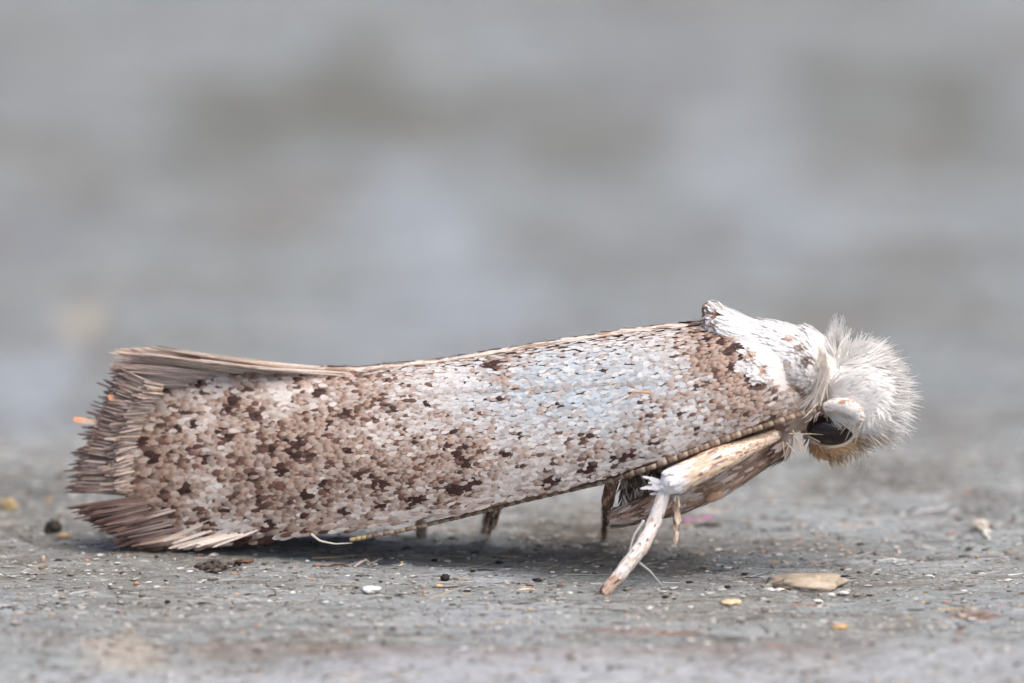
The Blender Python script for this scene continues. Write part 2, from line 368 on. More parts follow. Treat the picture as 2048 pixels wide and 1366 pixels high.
# --- forewings
KU = np.array([0, .07, .2, .35, .5, .65, .8, .9, 1.0])
KT = np.array([(1455, 652), (1395, 655), (1260, 669), (1080, 697), (890, 728), (720, 746), (540, 745), (420, 742), (290, 752)], float)
KB = np.array([(1600, 800), (1500, 853), (1330, 915), (1130, 977), (930, 1022), (740, 1052), (560, 1076), (430, 1087), (325, 1090)], float)
KW = np.array([.50, .60, .68, .70, .66, .60, .50, .42, .34])
def wing(u, v, off=0.0):
    u, v = np.broadcast_arrays(np.asarray(u, float), np.asarray(v, float))
    T = np.stack([np.interp(u, KU, KT[:, i]) for i in (0, 1)], -1); B = np.stack([np.interp(u, KU, KB[:, i]) for i in (0, 1)], -1)
    pix = T+(B-T)*v[..., None]
    pix[..., 0] -= 42*np.sin(np.pi*np.clip(v, 0, 1))**.8*sstep(.75, 1.0, u)
    f = np.sin(np.pi/2*np.clip(v*1.12, 0, 1.15))**.75 if False else np.sin(np.pi/2*np.clip(v*1.15, 1e-6, 1.4))**.62
    Y = axY(pix[..., 0])-np.interp(u, KU, KW)*f-.02-off
    Y = Y-.018*np.sin(v*9+u*3)*(1-u)
    return P(pix[..., 0], pix[..., 1], Y)
def wing_frame(u, v):
    e = 2e-3
    du = wing(u+e, v)-wing(u-e, v); dv = wing(u, v+e)-wing(u, v-e)
    n = np.cross(du, dv); n /= np.linalg.norm(n, axis=-1, keepdims=True)
    n = np.where((n[..., 1:2] > 0), -n, n)
    return du, dv, n
uu, vv = np.meshgrid(np.linspace(.035, 1, 90), np.linspace(0, 1, 40))
W0 = wing(uu, vv); _, _, wn_ = wing_frame(uu, np.clip(vv, .01, .99))
th = .018
Vm = np.concatenate([W0.reshape(-1, 3), (W0-wn_*th).reshape(-1, 3)])
ii = np.arange(90*40).reshape(40, 90); q = np.stack([ii[:-1, :-1], ii[:-1, 1:], ii[1:, 1:], ii[1:, :-1]], -1).reshape(-1, 4)
nm = 3600; edge = []
bd = list(ii[0, :])+list(ii[1:, -1])+list(ii[-1, -2::-1])+list(ii[-2:0:-1, 0])
for a_, b_ in zip(bd, bd[1:]+bd[:1]): edge.append([b_, a_, a_+nm, b_+nm])
Fm = np.concatenate([q, q[:, ::-1]+nm, np.array(edge)])
forewing = mesh_obj('forewing', Vm, Fm, M_membrane, moth)
forewing['label'] = 'speckled forewing folded along the side'
farwing = mesh_obj('forewing', mirror(Vm)+np.array([0, 0, .03]), Fm[:, ::-1], M_membrane, moth)
farwing['label'] = 'opposite forewing, only its upper edge showing'

DARK = [(1430,662,9),(1475,690,11),(1490,715,10),(1460,702,9),(1445,682,8),(1498,745,9),(1415,680,7),(1520,770,9),(315,778,13),(305,798,13),(275,835,12),(272,852,12),(287,884,10),(309,911,15),(400,768,13),(371,825,9),(516,833,11),(464,875,10),(415,916,12),
 (511,951,13),(376,977,14),(337,992,12),(454,1014,10),(329,1024,15),(315,1047,16),(336,1052,12),(541,1047,15),(490,1081,20),(548,899,10),(443,862,9),(363,859,10),
 (639,788,10),(694,827,12),(595,874,10),(623,913,10),(564,938,15),(652,970,12),(615,990,12),(535,1070,14),(824,1002,13),(842,997,12),(692,1022,9),
 (911,865,10),(933,919,15),(908,977,12),(942,966,14),(746,960,13),(474,802,13),(470,818,12),(992,729,10),(975,732,8),(948,963,14),(916,979,14),(1314,884,13),
 (1250,910,13),(1232,919,13),(1265,905,9),(1184,932,12),(1168,938,13),(1111,957,12),(1095,962,10),(1267,785,6),(1393,854,8),(1360,826,8),(856,810,8),(783,817,9),
 (300,1070,18),(270,1075,16),(420,1040,8),(590,905,13),(600,890,10),(575,880,9),(720,950,11),(770,965,10),(930,895,12),(915,910,10),(895,890,9),(655,1005,9),
 (1480,700,12),(1465,735,11),(1500,765,10),(440,700,0),(350,905,9),(390,850,8),(480,920,8),(520,995,8),(610,1030,8),(760,1010,9),(700,900,8),(830,880,8),(660,850,8),(1300,830,7),(1010,905,8),(1040,870,7),(1120,810,7),(1000,800,7),(1210,745,6),(1180,870,7)]
BROWN = [(1460,715,60,.7),(930,910,60,.55),(600,890,65,.55),(760,950,70,.5),(320,1030,60,.5),(330,870,70,.3),(1460,740,75,.6),(1400,700,50,.4),(690,760,60,.35),(500,940,80,.3),(860,960,70,.35),(1000,740,35,.6),(1500,800,60,.5),(300,960,45,.35),(480,810,40,.4),(1150,905,60,.25),(700,860,80,.2),(1330,835,60,.3),(580,1000,80,.3)]
WHITE = [(430,762,34,.8),(400,755,25,.7),(385,1072,40,.8),(470,1055,40,.6),(1160,950,22,.7),(1340,880,28,.7),(620,800,40,.4),(900,760,70,.55),(1130,955,20,.5),(710,1020,22,.4),(650,965,22,.4),(420,820,20,.4),(1210,925,14,.7),(570,1062,30,.5),(850,1010,30,.4),(560,800,26,.5),(1390,890,25,.5)]
def wing_colour(px, py, r):
    N = len(px); k = r.random(N)
    n = fbm(px*.012, py*.016, 4, 301)
    fr_ = np.exp(-((px-1190)/280)**2-((py-765)/110)**2)
    brown = .40-.42*fr_+.22*n*(1-.6*fr_)+.22*sstep(.0, 1, (1000-px)/500)
    for x, y, rad, a in BROWN: brown = brown+a*np.exp(-((px-x)**2+(py-y)**2)/(rad*rad))
    white = np.zeros(N)
    for x, y, rad, a in WHITE: white = white+a*np.exp(-((px-x)**2+(1.3*(py-y))**2)/(rad*rad))
    brown = brown-white*.6+.45*fbm(px*.033, py*.04, 3, 311)*(1-.55*fr_)
    blue = np.clip(np.exp(-((px-1150)/330)**2-((py-775)/120)**2)*1.1, 0, 1)
    palec = lin(226, 214, 205)[None]*(1-blue[:, None])+lin(200, 211, 219)[None]*blue[:, None]
    whc = lin(234, 230, 226)
    c = palec*(.84+.26*r.random(N))[:, None]
    c = tint(c, (r.random(N) < .2)*.7, whc); c = tint(c, white*1.1, whc)
    mixb = np.clip(brown*.74+.85*(k-.5)+.06, 0, 1)
    bc = lin(156, 126, 109)[None]*(.55+.75*r.random(N))[:, None]
    c = c+(bc-c)*sstep(.12, .85, mixb)[:, None]
    deep = (r.random(N) < (.16+.22*sstep(1000, 600, px))*np.clip(brown*1.5, 0, 1.5)*sstep(-.15, .4, fbm(px*.06, py*.07, 2, 321))); c[deep] = lin(104, 79, 69)*(.6+.7*r.random((deep.sum(), 1)))
    dk = np.zeros(N)
    for x, y, rad in DARK:
        if rad: dk = np.maximum(dk, sstep(1.25, .75, np.sqrt((px-x)**2+(py-y)**2)/rad))
    dc = lin(66, 46, 42)*(.7+.7*r.random((N, 1))); dk = dk*(r.random(N) < .88)
    c = c+(dc-c)*dk[:, None]
    vein = np.exp(-((py-(790-.055*(px-850)))/4)**2)*(px > 850)*(px < 1310)+np.exp(-((py-(800-.12*(px-1320)))/5)**2)*(px > 1320)*(px < 1560)
    c = tint(c, vein*.55, lin(120, 98, 84))
    return c
# rows of overlapping scales, base towards the head, tip towards the tail
def wing_scales(seed, pitch_u=7.4, pitch_v=6.6, vmax=1.0, vmin=0.0):
    r = np.random.default_rng(seed); U, Vv = [], []
    nu = int(1240/pitch_u)
    for i in range(nu, -1, -1):
        u = i/nu; hgt = np.interp(u, KU, KB[:, 1]-KT[:, 1])*1.12; k = int(hgt/pitch_v)
        v = (np.arange(k)+.5*(i % 2)+.25)/k
        v = v+r.normal(0, .20, k)/k
        U.append(np.full(k, u)+r.normal(0, .3/nu, k)); Vv.append(v)
    U, Vv = np.concatenate(U), np.concatenate(Vv); k = (Vv > vmin-.005) & (Vv < vmax+.004) & (U > 0.004)
    return np.clip(U[k], .004, .996), np.clip(Vv[k], .002, .998)
U, Vv = wing_scales(11); r = np.random.default_rng(5)
p = wing(U, Vv); du, dv, n = wing_frame(U, np.clip(Vv, .01, .99)); px, py = proj(p); N = len(U)
tail = sstep(.55, 1, U)
d = du/np.linalg.norm(du, axis=1, keepdims=True)+dv/np.linalg.norm(dv, axis=1, keepdims=True)*(r.normal(0, .10, N)+(.10*(Vv-.45))*tail*3)[:, None]
Ln = (14+4*r.random(N)+6*tail+16*sstep(.93, .99, U))/PPM; Wd = (6.4+3*r.random(N)+3.6*tail)/PPM
big = sstep(.88, 1, Vv)*(U > .45); Ln = Ln+big*18/PPM
ct = wing_colour(px-.5*Ln*PPM, py, r); lumc = ct.mean(1, keepdims=True); cb = np.where(lumc < .42, np.clip(ct*.5+.5*lin(220, 206, 194), 0, .9), ct*.97); drk = lumc[:, 0] < .12; cb[drk] = ct[drk]*1.4
order = np.argsort(U); rank = np.empty(N); rank[order] = np.arange(N)/N
pb = p+n*(.012+.004*r.random(N))[:, None]
SV, SC = scales(pb, d, n, Ln, Wd, cb, ct, lift=r.uniform(.03, .10, N), droop=.02, g0=.35)
shown = (U > .06); size = Ln*Wd*shown
topk = np.argsort(-size)[:300]; rest = np.setdiff1d(np.arange(N), topk)
for k in topk: mesh_obj('scale', SV[k], SF, M_scale, forewing, SC[k], origin=pb[k])
V_, F_ = pack(SV[rest], SF)
ws = mesh_obj('wing_scale_cover', V_, F_, M_scale, forewing, SC[rest].reshape(-1, 3)); tag(ws, kind='stuff')
U, Vv = wing_scales(12, 14, 15, 1.0); p = wing(U, Vv); du, dv, n = wing_frame(U, np.clip(Vv, .01, .99)); px, py = proj(p); N = len(U)
ct = wing_colour(px+40, py+37, r)
SV, SC = scales(mirror(p+n*.012)+np.array([0, 0, .03]), mirdir(du), mirdir(n), (24+8*r.random(N))/PPM, (15+5*r.random(N))/PPM, ct, ct, lift=.1)
V_, F_ = pack(SV, SF)
tag(mesh_obj('wing_scale_cover', V_, F_, M_scale, farwing, SC.reshape(-1, 3)), kind='stuff')

# --- edge cords: thickened costa and dorsal folds
def edge_cord(v, off, rad, col, name, par, mir=False, dz=0, u0=.05, u1=.97):
    us = np.linspace(u0, u1, 60); pp = wing(us, np.full(60, v)); pp = pp+np.array([0, 0, dz])
    if mir: pp = mirror(pp)
    nse = fbm(us*40, us*0, 3, 330)[:, None]
    cc = np.clip(np.repeat(col[None]*(1+.3*nse), 8, 0), 0, 1); cc = np.concatenate([cc, cc[:1], cc[-1:]])
    tube_obj(name, pp, np.full(60, rad)*(1+.2*nse[:, 0]), M_scale, par, cc, 8)
edge_cord(.999, 0, .016, lin(140, 112, 94), 'wing_edge', forewing)
edge_cord(.001, 0, .006, lin(150, 116, 92), 'wing_edge', forewing, dz=.012, u0=.12)
N = 700; us = np.sort(r.random(N))*.62+.09; pe = wing(us, np.full(N, .001)); du_, _, _ = wing_frame(us, np.full(N, .01))
pe = mirror(pe)+np.stack([0*us, r.uniform(-.07, .02, N), .022+.008*r.random(N)], 1)
ce = lin(232, 220, 208)[None]*(.85+.2*r.random((N, 1))); bz = (fbm(us*60, us*0, 3, 340) > .25) | (r.random(N) < .08); ce[bz] = lin(184, 156, 136)*(.7+.5*r.random((bz.sum(), 1)))
EV, EC = scales(pe, mirdir(du_)+r.normal(0, .05, (N, 3))*np.linalg.norm(du_, axis=1)[:, None], np.tile([0, -.5, .9], (N, 1))+r.normal(0, .15, (N, 3)), (24+16*r.random(N))/PPM, (5+3*r.random(N))/PPM, ce, ce, lift=.0, keep=True)
V_, F_ = pack(EV, SF); tag(mesh_obj('dorsal_scale_strip', V_, F_, M_scale, farwing, EC.reshape(-1, 3)), kind='stuff')

# --- fringes at the wing tips: each long scale its own piece
HPROF = np.array([.45, .8, .95, 1.0, .85])
fringe_n = 0
def fan(par, bases, tips, count, width, cols, tipcols, Yb, seed, lenj=.12, layers=3, flare=-.05, prof=HPROF, mir=False, joined=False):
    """long scales from the polyline 'bases' to the polyline 'tips' (photo pixels)"""
    global fringe_n
    r = np.random.default_rng(seed)
    def along(pl, t):
        pl = np.asarray(pl, float); s = np.linspace(0, 1, len(pl)); return np.stack([np.interp(t, s, pl[:, 0]), np.interp(t, s, pl[:, 1])], -1)
    t = np.clip((np.arange(count)+r.normal(0, .35, count))/(count-1), 0, 1)
    b = along(bases, t)+r.normal(0, 3, (count, 2)); e = along(tips, np.clip(t+r.normal(0, .012, count), 0, 1))
    e = b+(e-b)*(1+r.normal(0, lenj, count))[:, None]
    dep = axY(b[:, 0])-Yb+r.uniform(-.02, .02, count)-.014*(np.arange(count) % layers)
    p0 = P(b[:, 0], b[:, 1], dep); p1 = P(e[:, 0], e[:, 1], dep+flare+r.normal(0, .03, count))
    if mir: p0, p1 = mirror(p0), mirror(p1)
    d = p1-p0; L_ = np.linalg.norm(d, axis=1); nrm = np.tile(np.array([0, -1., .25]), (count, 1))+r.normal(0, .25, (count, 3))
    ci = r.integers(0, len(cols), count); ti = r.integers(0, len(tipcols), count)
    sh = (.88+.24*r.random((count, 1)))
    V, Cc = scales(p0, d, nrm, L_, (width*(.75+.5*r.random(count)))/PPM, np.array(cols)[ci]*sh, np.array(tipcols)[ti]*sh, lift=0, droop=r.uniform(-.04, .06, count), prof=prof, keep=True, g0=.55)
    if joined:
        V_, F_ = pack(V, SF); return tag(mesh_obj('fringe_filling', V_, F_, M_scale, par, Cc.reshape(-1, 3)), kind='stuff')
    for k in range(count):
        mesh_obj('fringe_scale', V[k], SF, M_scale, par, Cc[k], origin=p0[k]); fringe_n += 1
gb, gt, dt, dd = lin(192, 178, 170), lin(172, 156, 150), lin(114, 92, 86), lin(80, 60, 56)
bei, cr = lin(204, 184, 166), lin(228, 216, 204)
FA = [(320, 770), (285, 830), (262, 900), (270, 990)]; FB = [(252, 740), (240, 772), (222, 803), (210, 828), (191, 862), (178, 900), (166, 950), (160, 982)]
mt = lin(144, 124, 116)
fan(farwing, [(330, 790), (280, 880), (270, 985)], [(258, 735), (198, 815), (164, 930), (160, 985)], 200, 4, [gt, mt], [dt, mt], .12, 401, flare=.03, joined=True)
fan(forewing, FA, FB, 420, 3.4, [gb, gt, gb*.9], [gt, mt, mt], .25, 421, joined=True, lenj=.06, flare=-.07)
fan(forewing, FA, FB, 74, 4.8, [gb, gt, gb*.93], [dt, dt, mt], .26, 402, lenj=.06, flare=-.08)
fan(forewing, [(328, 772), (285, 840), (266, 905), (278, 985)], [(285, 762), (240, 820), (218, 880), (208, 935), (212, 985)], 46, 5.5, [gb, bei, gt], [mt, gt, dt], .29, 403, flare=-.07)
fan(forewing, [(328, 772), (285, 840), (266, 905), (278, 985)], [(300, 766), (256, 825), (236, 880), (230, 935), (236, 985)], 220, 4, [gb, bei], [mt, gb, dt, gt], .30, 423, joined=True, flare=-.06)
fan(forewing, [(330, 985), (340, 1030), (380, 1072)], [(164, 1012), (184, 1030), (212, 1048), (238, 1062), (246, 1084), (285, 1096)], 40, 5, [mt, gt], [dt, mt, lin(120, 98, 94)], .30, 404)
fan(forewing, [(330, 985), (340, 1030), (380, 1072)], [(174, 1012), (192, 1030), (220, 1048), (242, 1062), (250, 1084), (290, 1096)], 260, 4.5, [mt, mt, dt], [dt, dd, dd], .30, 424, joined=True)
fan(forewing, [(390, 1000), (400, 1045), (430, 1070)], [(265, 1035), (258, 1075), (300, 1094)], 18, 5, [bei, gt], [dt, mt, dd], .33, 405, flare=-.06)
fan(forewing, [(570, 1040), (520, 1062), (470, 1062), (420, 1040)], [(450, 1086), (400, 1090), (345, 1096), (330, 1080)], 16, 5, [cr, cr], [cr, lin(238, 230, 222)], .42, 406)
fan(farwing, [(660, 742), (540, 732), (470, 726), (420, 735)], [(470, 722), (330, 698), (268, 700), (262, 722)], 200, 3.6, [cr, bei, bei], [bei, gb, cr, gt], .02, 407, lenj=.08, flare=.02, joined=True)
fan(forewing, [(700, 748), (600, 748), (520, 742), (440, 745), (400, 752)], [(540, 738), (400, 722), (290, 708), (264, 722), (262, 745)], 44, 4.5, [bei, cr, gb], [gb, bei, mt], .07, 408, lenj=.08)
fan(forewing, [(700, 748), (600, 748), (520, 742), (440, 745), (400, 752)], [(540, 738), (400, 722), (290, 708), (264, 722), (262, 745)], 170, 3.4, [bei, cr, gb], [gb, bei, gt], .06, 428, lenj=.1, joined=True)
fan(forewing, [(420, 750), (390, 760), (360, 770)], [(255, 728), (248, 745), (250, 770)], 90, 4, [gb, gt], [mt, gt], .16, 409, joined=True)
# two bright orange-tipped stray scales
fan(forewing, [(215, 848), (260, 792)], [(158, 840), (222, 785)], 2, 13, [bei], [lin(226, 160, 118)], .33, 411)

# --- white scale coat of the thorax and collar
p, n = sample_body(120000, 3); px, py = proj(p); r = np.random.default_rng(6)
edge_l = np.interp(py, [600, 650, 690, 700, 760, 800, 830], [1380, 1392, 1440, 1470, 1515, 1575, 1600])
k = (px > edge_l) & (px < 1652) & (py < np.where(px > 1530, 868, 815)) & (py > 560) & (p[:, 1] < 1.5)
p, n, px, py = p[k][:14000], n[k][:14000], px[k][:14000], py[k][:14000]; N = len(p)
flow = np.stack([-np.ones(N), np.zeros(N), .30*np.ones(N)], 1)+r.normal(0, .06, (N, 3))
flow[:, 2] -= .9*sstep(690, 800, py)*(px < 1600)
wc = lin(240, 239, 239)[None]*(.95+.08*r.random((N, 1)))
wc = tint(wc, sstep(700, 800, py)*.25, lin(236, 220, 200)); wc = tint(wc, sstep(785, 815, py)*.8, lin(206, 180, 164)*(.8+.4*r.random((N, 1))))
def spot(x, y, rad, c, a): 
    global wc
    wc = tint(wc, sstep(1.2, .6, np.hypot(px-x, py-y)/rad+.25*r.normal(size=N))*a, c)
for x, y, rad, c in [(1410, 630, 27, lin(112, 80, 68)), (1425, 610, 10, lin(150, 118, 98)), (1450, 632, 10, lin(132, 94, 74)), (1400, 645, 14, lin(136, 104, 90)), (1440, 655, 10, lin(166, 140, 124)), (1607, 685, 7, lin(160, 116, 92)), (1634, 712, 9, lin(126, 98, 82)), (1535, 718, 9, lin(190, 156, 130)),
                       (1560, 740, 7, lin(206, 176, 150)), (1600, 745, 9, lin(216, 190, 166)), (1605, 778, 15, lin(206, 178, 156)), (1560, 765, 9, lin(124, 94, 82)), (1630, 778, 8, lin(170, 140, 120)), (1580, 802, 12, lin(196, 172, 158)), (1640, 735, 8, lin(110, 90, 80))]:
    spot(x, y, rad, c, .9)
wc = wc*(.9+.12*r.random((N, 1))); SV, SC = scales(p+n*.001, flow, n, (28+14*r.random(N))*np.where(px < 1470, .55, 1)/PPM, (7+4*r.random(N))/PPM, wc, wc, lift=r.uniform(.02, .05, N), droop=.0)
V_, F_ = pack(SV, SF)
tc_ = mesh_obj('thorax_scale_coat', V_, F_, M_scale, moth, SC.reshape(-1, 3)); tag(tc_, kind='stuff'); tc_['label'] = 'white scale coat of the thorax with brown crest and spots'

# --- dark eye
def ellipsoid(px, py, Y, ra, rb, rd, ang, mat, name, parent, col, seg=3):
    V, F = ico(seg); k = 1/PPM; a = math.radians(ang); ca, sa = math.cos(a), math.sin(a)
    v = V*np.array([ra*k, rd*k, rb*k]); v = np.stack([v[:, 0]*ca-v[:, 2]*sa, v[:, 1], v[:, 0]*sa+v[:, 2]*ca], 1)
    return mesh_obj(name, v+P(px, py, Y), F, mat, parent, np.broadcast_to(col, v.shape))
hy = float(axY(1690))
eye = ellipsoid(1660, 860, hy-.235, 47, 31, 26, -4, M_eye, 'eye', moth, lin(40, 30, 28), 4)

# --- fluffy white head
p, n = sample_body(90000, 4); px, py = proj(p); r = np.random.default_rng(8)
hc = P(1712, 800, hy)
near = p[:, 1] < hy+.02
k = (px > np.where(py < 775, 1672, 1642)) & (py < 935) & (py > 600) & ~((np.hypot((px-1660)/56, (py-862)/36) < 1) & near) & ~((px < 1652) & (py > 760))
p, n, px, py = p[k][:5600], n[k][:5600], px[k][:5600], py[k][:5600]; N = len(p)
o = np.where((py < 840)[:, None], P(1648, 800, hy), P(1640, 850, hy))
rad_ = p-o; rad_ = rad_/np.linalg.norm(rad_, axis=1, keepdims=True)
clump = np.stack([fbm(px*.05, py*.05, 2, 600+i_) for i_ in range(3)], 1); d = n*.42+rad_*.85+r.normal(0, .08, (N, 3))+clump*.45
low = sstep(850, 885, py)
upz = sstep(740, 690, py)
Ln = (.09+.15*r.random(N)**2.5)*(1-.5*low)+.02*upz
d = d+np.stack([-.25*upz*sstep(1720, 1660, px)+.25*low, 0*low, .7*upz-.1*low], 1)
bend = np.stack([.12*np.ones(N), r.normal(0, .1, N), -.18*np.ones(N)+.15*upz], 1)+r.normal(0, .09, (N, 3))
hcol = lin(254, 253, 251)[None]*(.95+.05*r.random((N, 1)))
hcol = tint(hcol, low*.9, lin(206, 176, 140))
r2 = np.random.default_rng(18); pr, nr_ = sample_body(380000, 15); qx, qy = proj(pr)
k = (qx > np.where(qy < 775, 1670, 1642)) & (qy < 900) & (qy > 600) & ~((np.hypot((qx-1660)/52, (qy-862)/34) < 1) & (pr[:, 1] < hy+.02)) & ~((qx < 1650) & (qy > 780)) & (qy < 905-.35*np.maximum(0, 1740-qx))
pr, nr_, qx, qy = pr[k][:17000], nr_[k][:17000], qx[k][:17000], qy[k][:17000]; M_ = len(pr)
fo = pr-P(1640, 795, hy-.05); fo /= np.linalg.norm(fo, axis=1, keepdims=True)
wv = np.stack([fbm(qx*.035, qy*.035, 3, 640+i_) for i_ in range(3)], 1)
upq = sstep(740, 690, qy)
rc = lin(252, 251, 249)[None]*(.90+.1*r2.random((M_, 1))); rc = tint(rc, sstep(860, 895, qy)*.4, lin(236, 222, 202))
rl = r2.uniform(.08, .32, M_)+.2*r2.random(M_)*sstep(.7, .3, np.abs(nr_@FWD))+.2*upq+.3*np.maximum(0, wv[:, 0])+.45*sstep(.5, .1, np.abs(nr_@FWD))*r2.random(M_)**2
RV, RC = scales(pr-nr_*.004, fo+wv*.75+r2.normal(0, .07, (M_, 3)), nr_, (30+24*r2.random(M_)+4*upq)/PPM, (2.6+1.6*r2.random(M_))/PPM, rc, rc, lift=rl, droop=r2.uniform(0, .2, M_), prof=np.array([.9, 1, .85, .5, .12]))
V_, F_ = pack(RV, SF); ht = mesh_obj('head_tuft', V_, F_, M_tuft, moth, RC.reshape(-1, 3)); tag(ht, kind='stuff'); ht['label'] = 'dense white combed hair of the head'
sel = np.nonzero((np.abs(n@FWD) < .55) & (r.random(N) < .8))[0]; p, n, d, bend, Ln, hcol = p[sel], n[sel], d[sel], bend[sel], Ln[sel]*1.05, hcol[sel]; N = len(p)
HV = hairs(p-n*.01, d, bend, Ln, .0058+.0024*r.random(N)); V_, F_ = pack(HV, HF())
hh = mesh_obj('head_hair', V_, F_, M_hair, moth, np.repeat(np.clip(hcol, 0, 1), 15, 0)); tag(hh, kind='stuff'); hh['label'] = 'loose white hairs standing out from the head'
# collar hairs behind the head and whiskers round the eye
N = 130; t = r.random(N); bx = np.interp(t, [0, .5, 1], [1642, 1650, 1640]); by = np.interp(t, [0, .5, 1], [690, 740, 812])
b = P(bx+r.normal(0, 5, N), by, hy-.30*np.sin(np.pi*np.clip(t*.8+.1, 0, 1))-.16+r.normal(0, .02, N))
tp = P(np.interp(t, [0, .5, 1], [1655, 1628, 1600])+r.normal(0, 8, N), np.interp(t, [0, .5, 1], [730, 800, 838])+r.normal(0, 5, N), hy-.32)
cc = lin(238, 230, 220)[None]*(.8+.2*r.random((N, 1)))
RV, RC = scales(b, tp-b+r.normal(0, .04, (N, 3)), np.tile([.15, -1., .35], (N, 1)), np.linalg.norm(tp-b, axis=1), (2.2+1.2*r.random(N))/PPM, cc, cc, keep=True, prof=np.array([.9, 1, .85, .5, .12]))
V_, F_ = pack(RV, SF); tag(mesh_obj('collar_hair', V_, F_, M_tuft, moth, RC.reshape(-1, 3)), kind='stuff')
w0 = np.array([(1578, 868), (1700, 842), (1705, 850), (1610, 846), (1580, 880), (1572, 885), (1590, 880), (1600, 878), (1698, 838), (1715, 846), (1720, 852), (1690, 892), (1640, 884), (1565, 884), (1585, 860)], float)
w1 = np.array([(1648, 866), (1680, 868), (1690, 880), (1626, 834), (1566, 925), (1600, 915), (1618, 915), (1612, 925), (1674, 860), (1700, 888), (1708, 892), (1650, 896), (1615, 870), (1570, 915), (1605, 905)], float)
b = P(w0[:, 0], w0[:, 1], hy-.36); e = P(w1[:, 0], w1[:, 1], hy-.38)
HV = hairs(b, e-b, np.tile([0, -.05, -.04], (len(b), 1)), np.linalg.norm(e-b, axis=1), .0075); V_, F_ = pack(HV, HF())
tag(mesh_obj('face_bristles', V_, F_, M_hair, moth, np.tile(lin(226, 208, 184), (len(V_), 1))), kind='stuff')
# tan tuft under the face, pale brow bristles in front of the eye
p, n = sample_body(90000, 14); px, py = proj(p)
k = (px > 1598) & (px < 1735) & (py > 876) & (p[:, 2] > .3); p, n, px, py = p[k][:2200], n[k][:2200], px[k][:2200], py[k][:2200]; N = len(p)
k2 = np.hypot((px-1660)/50, (py-862)/33) > 1; p, n, px, py = p[k2], n[k2], px[k2], py[k2]; N = len(p)
cc = lin(230, 198, 160)[None]*(.8+.3*r.random((N, 1))); cc = tint(cc, sstep(1690, 1730, px)*.7, lin(240, 228, 210)); cc = tint(cc, sstep(-.1, .5, fbm(px*.04, py*.06, 3, 620))*.4, lin(172, 130, 96))
RV, RC = scales(p-n*.003, np.tile([.75, 0, -.3], (N, 1))+r.normal(0, .2, (N, 3)), n, (16+14*r.random(N))/PPM, (4+3*r.random(N))/PPM, cc, cc, lift=r.uniform(.0, .35, N), prof=np.array([.9, 1, .85, .5, .15]))
V_, F_ = pack(RV, SF); tag(mesh_obj('chin_hair', V_, F_, M_tuft, moth, RC.reshape(-1, 3)), kind='stuff')

# --- antenna: pale scape over the eye, then a beaded whip lying along the wing edge
antenna = mesh_obj('antenna', *[np.zeros((3, 3)), np.array([[0, 1, 2]])], M_scale, moth) if False else None
sp = [(1650, 814, -.40, 9), (1668, 810, -.44, 13), (1690, 811, -.47, 15), (1708, 820, -.47, 13), (1717, 833, -.46, 8)]
tt = np.linspace(0, 4, 26); sx, sy, sY, sr = (np.interp(tt, range(5), [q_[i] for q_ in sp]) for i in range(4))
pts = P(sx, sy, hy+sY); cc = np.tile(lin(244, 238, 230), (26*10+2, 1)); cc = cc*(.93+.1*rng.random((len(cc), 1)))
scV, scF = tube(pts, sr/PPM, 10)
antenna = tube_obj('antenna', pts, sr/PPM, M_scale, moth, cc, 10)
antenna['label'] = 'antenna with white scape and beaded whip along the wing edge'
ap = [(1655, 815, hy-.37), (1610, 826, hy-.36), (1550, 845, -.93), (1480, 868, -.98), (1400, 898, -.98), (1300, 936, -.93), (1215, 962, -.72), (1050, 1000, -.45), (910, 1036, -.42), (800, 1062, -.42), (700, 1080, -.30)]
apx = np.array(ap); sl_ = np.concatenate([[0], np.cumsum(np.hypot(np.diff(apx[:, 0]), np.diff(apx[:, 1])))])
nb = 88; ts = np.linspace(0, sl_[-1], nb+1); bx = [np.interp(ts, sl_, apx[:, i]) for i in range(3)]; bp = P(*bx)
Vc, Fc = tube(np.array([[0, 0, 0], [.05, 0, 0], [.5, 0, 0], [.95, 0, 0], [1., 0, 0]]), [.6, .92, 1.0, .95, .62], 8)
T3 = np.array([f[:3] for f in Fc if len(set(f)) == 4]+[[f[0], f[2], f[3]] for f in Fc if len(set(f)) == 4]+[f[:3] for f in Fc if len(set(f)) == 3])
for i in range(nb):
    a, b = bp[i], bp[i+1]; x = b-a; L_ = np.linalg.norm(x); x = x/L_; z = np.cross(x, [0, 1, 0]); z /= np.linalg.norm(z); y = np.cross(z, x)
    rr = np.interp(i, [0, 5, 60, nb], [8, 6.2, 5.4, 4])/PPM*(.92+.16*rng.random())
    v = Vc[:, :1]*x*L_*1.02+Vc[:, 1:2]*y*rr+Vc[:, 2:3]*z*rr+a
    pal = (i % 2 == 0) if i < nb-3 else True
    c = (lin(180, 162, 144) if pal else lin(140, 118, 104))*(.7+.5*rng.random())
    if i >= nb-3: c = lin(206, 182, 136)
    mesh_obj('segment', v, T3, M_scale, antenna, np.tile(c, (len(v), 1)), origin=a)

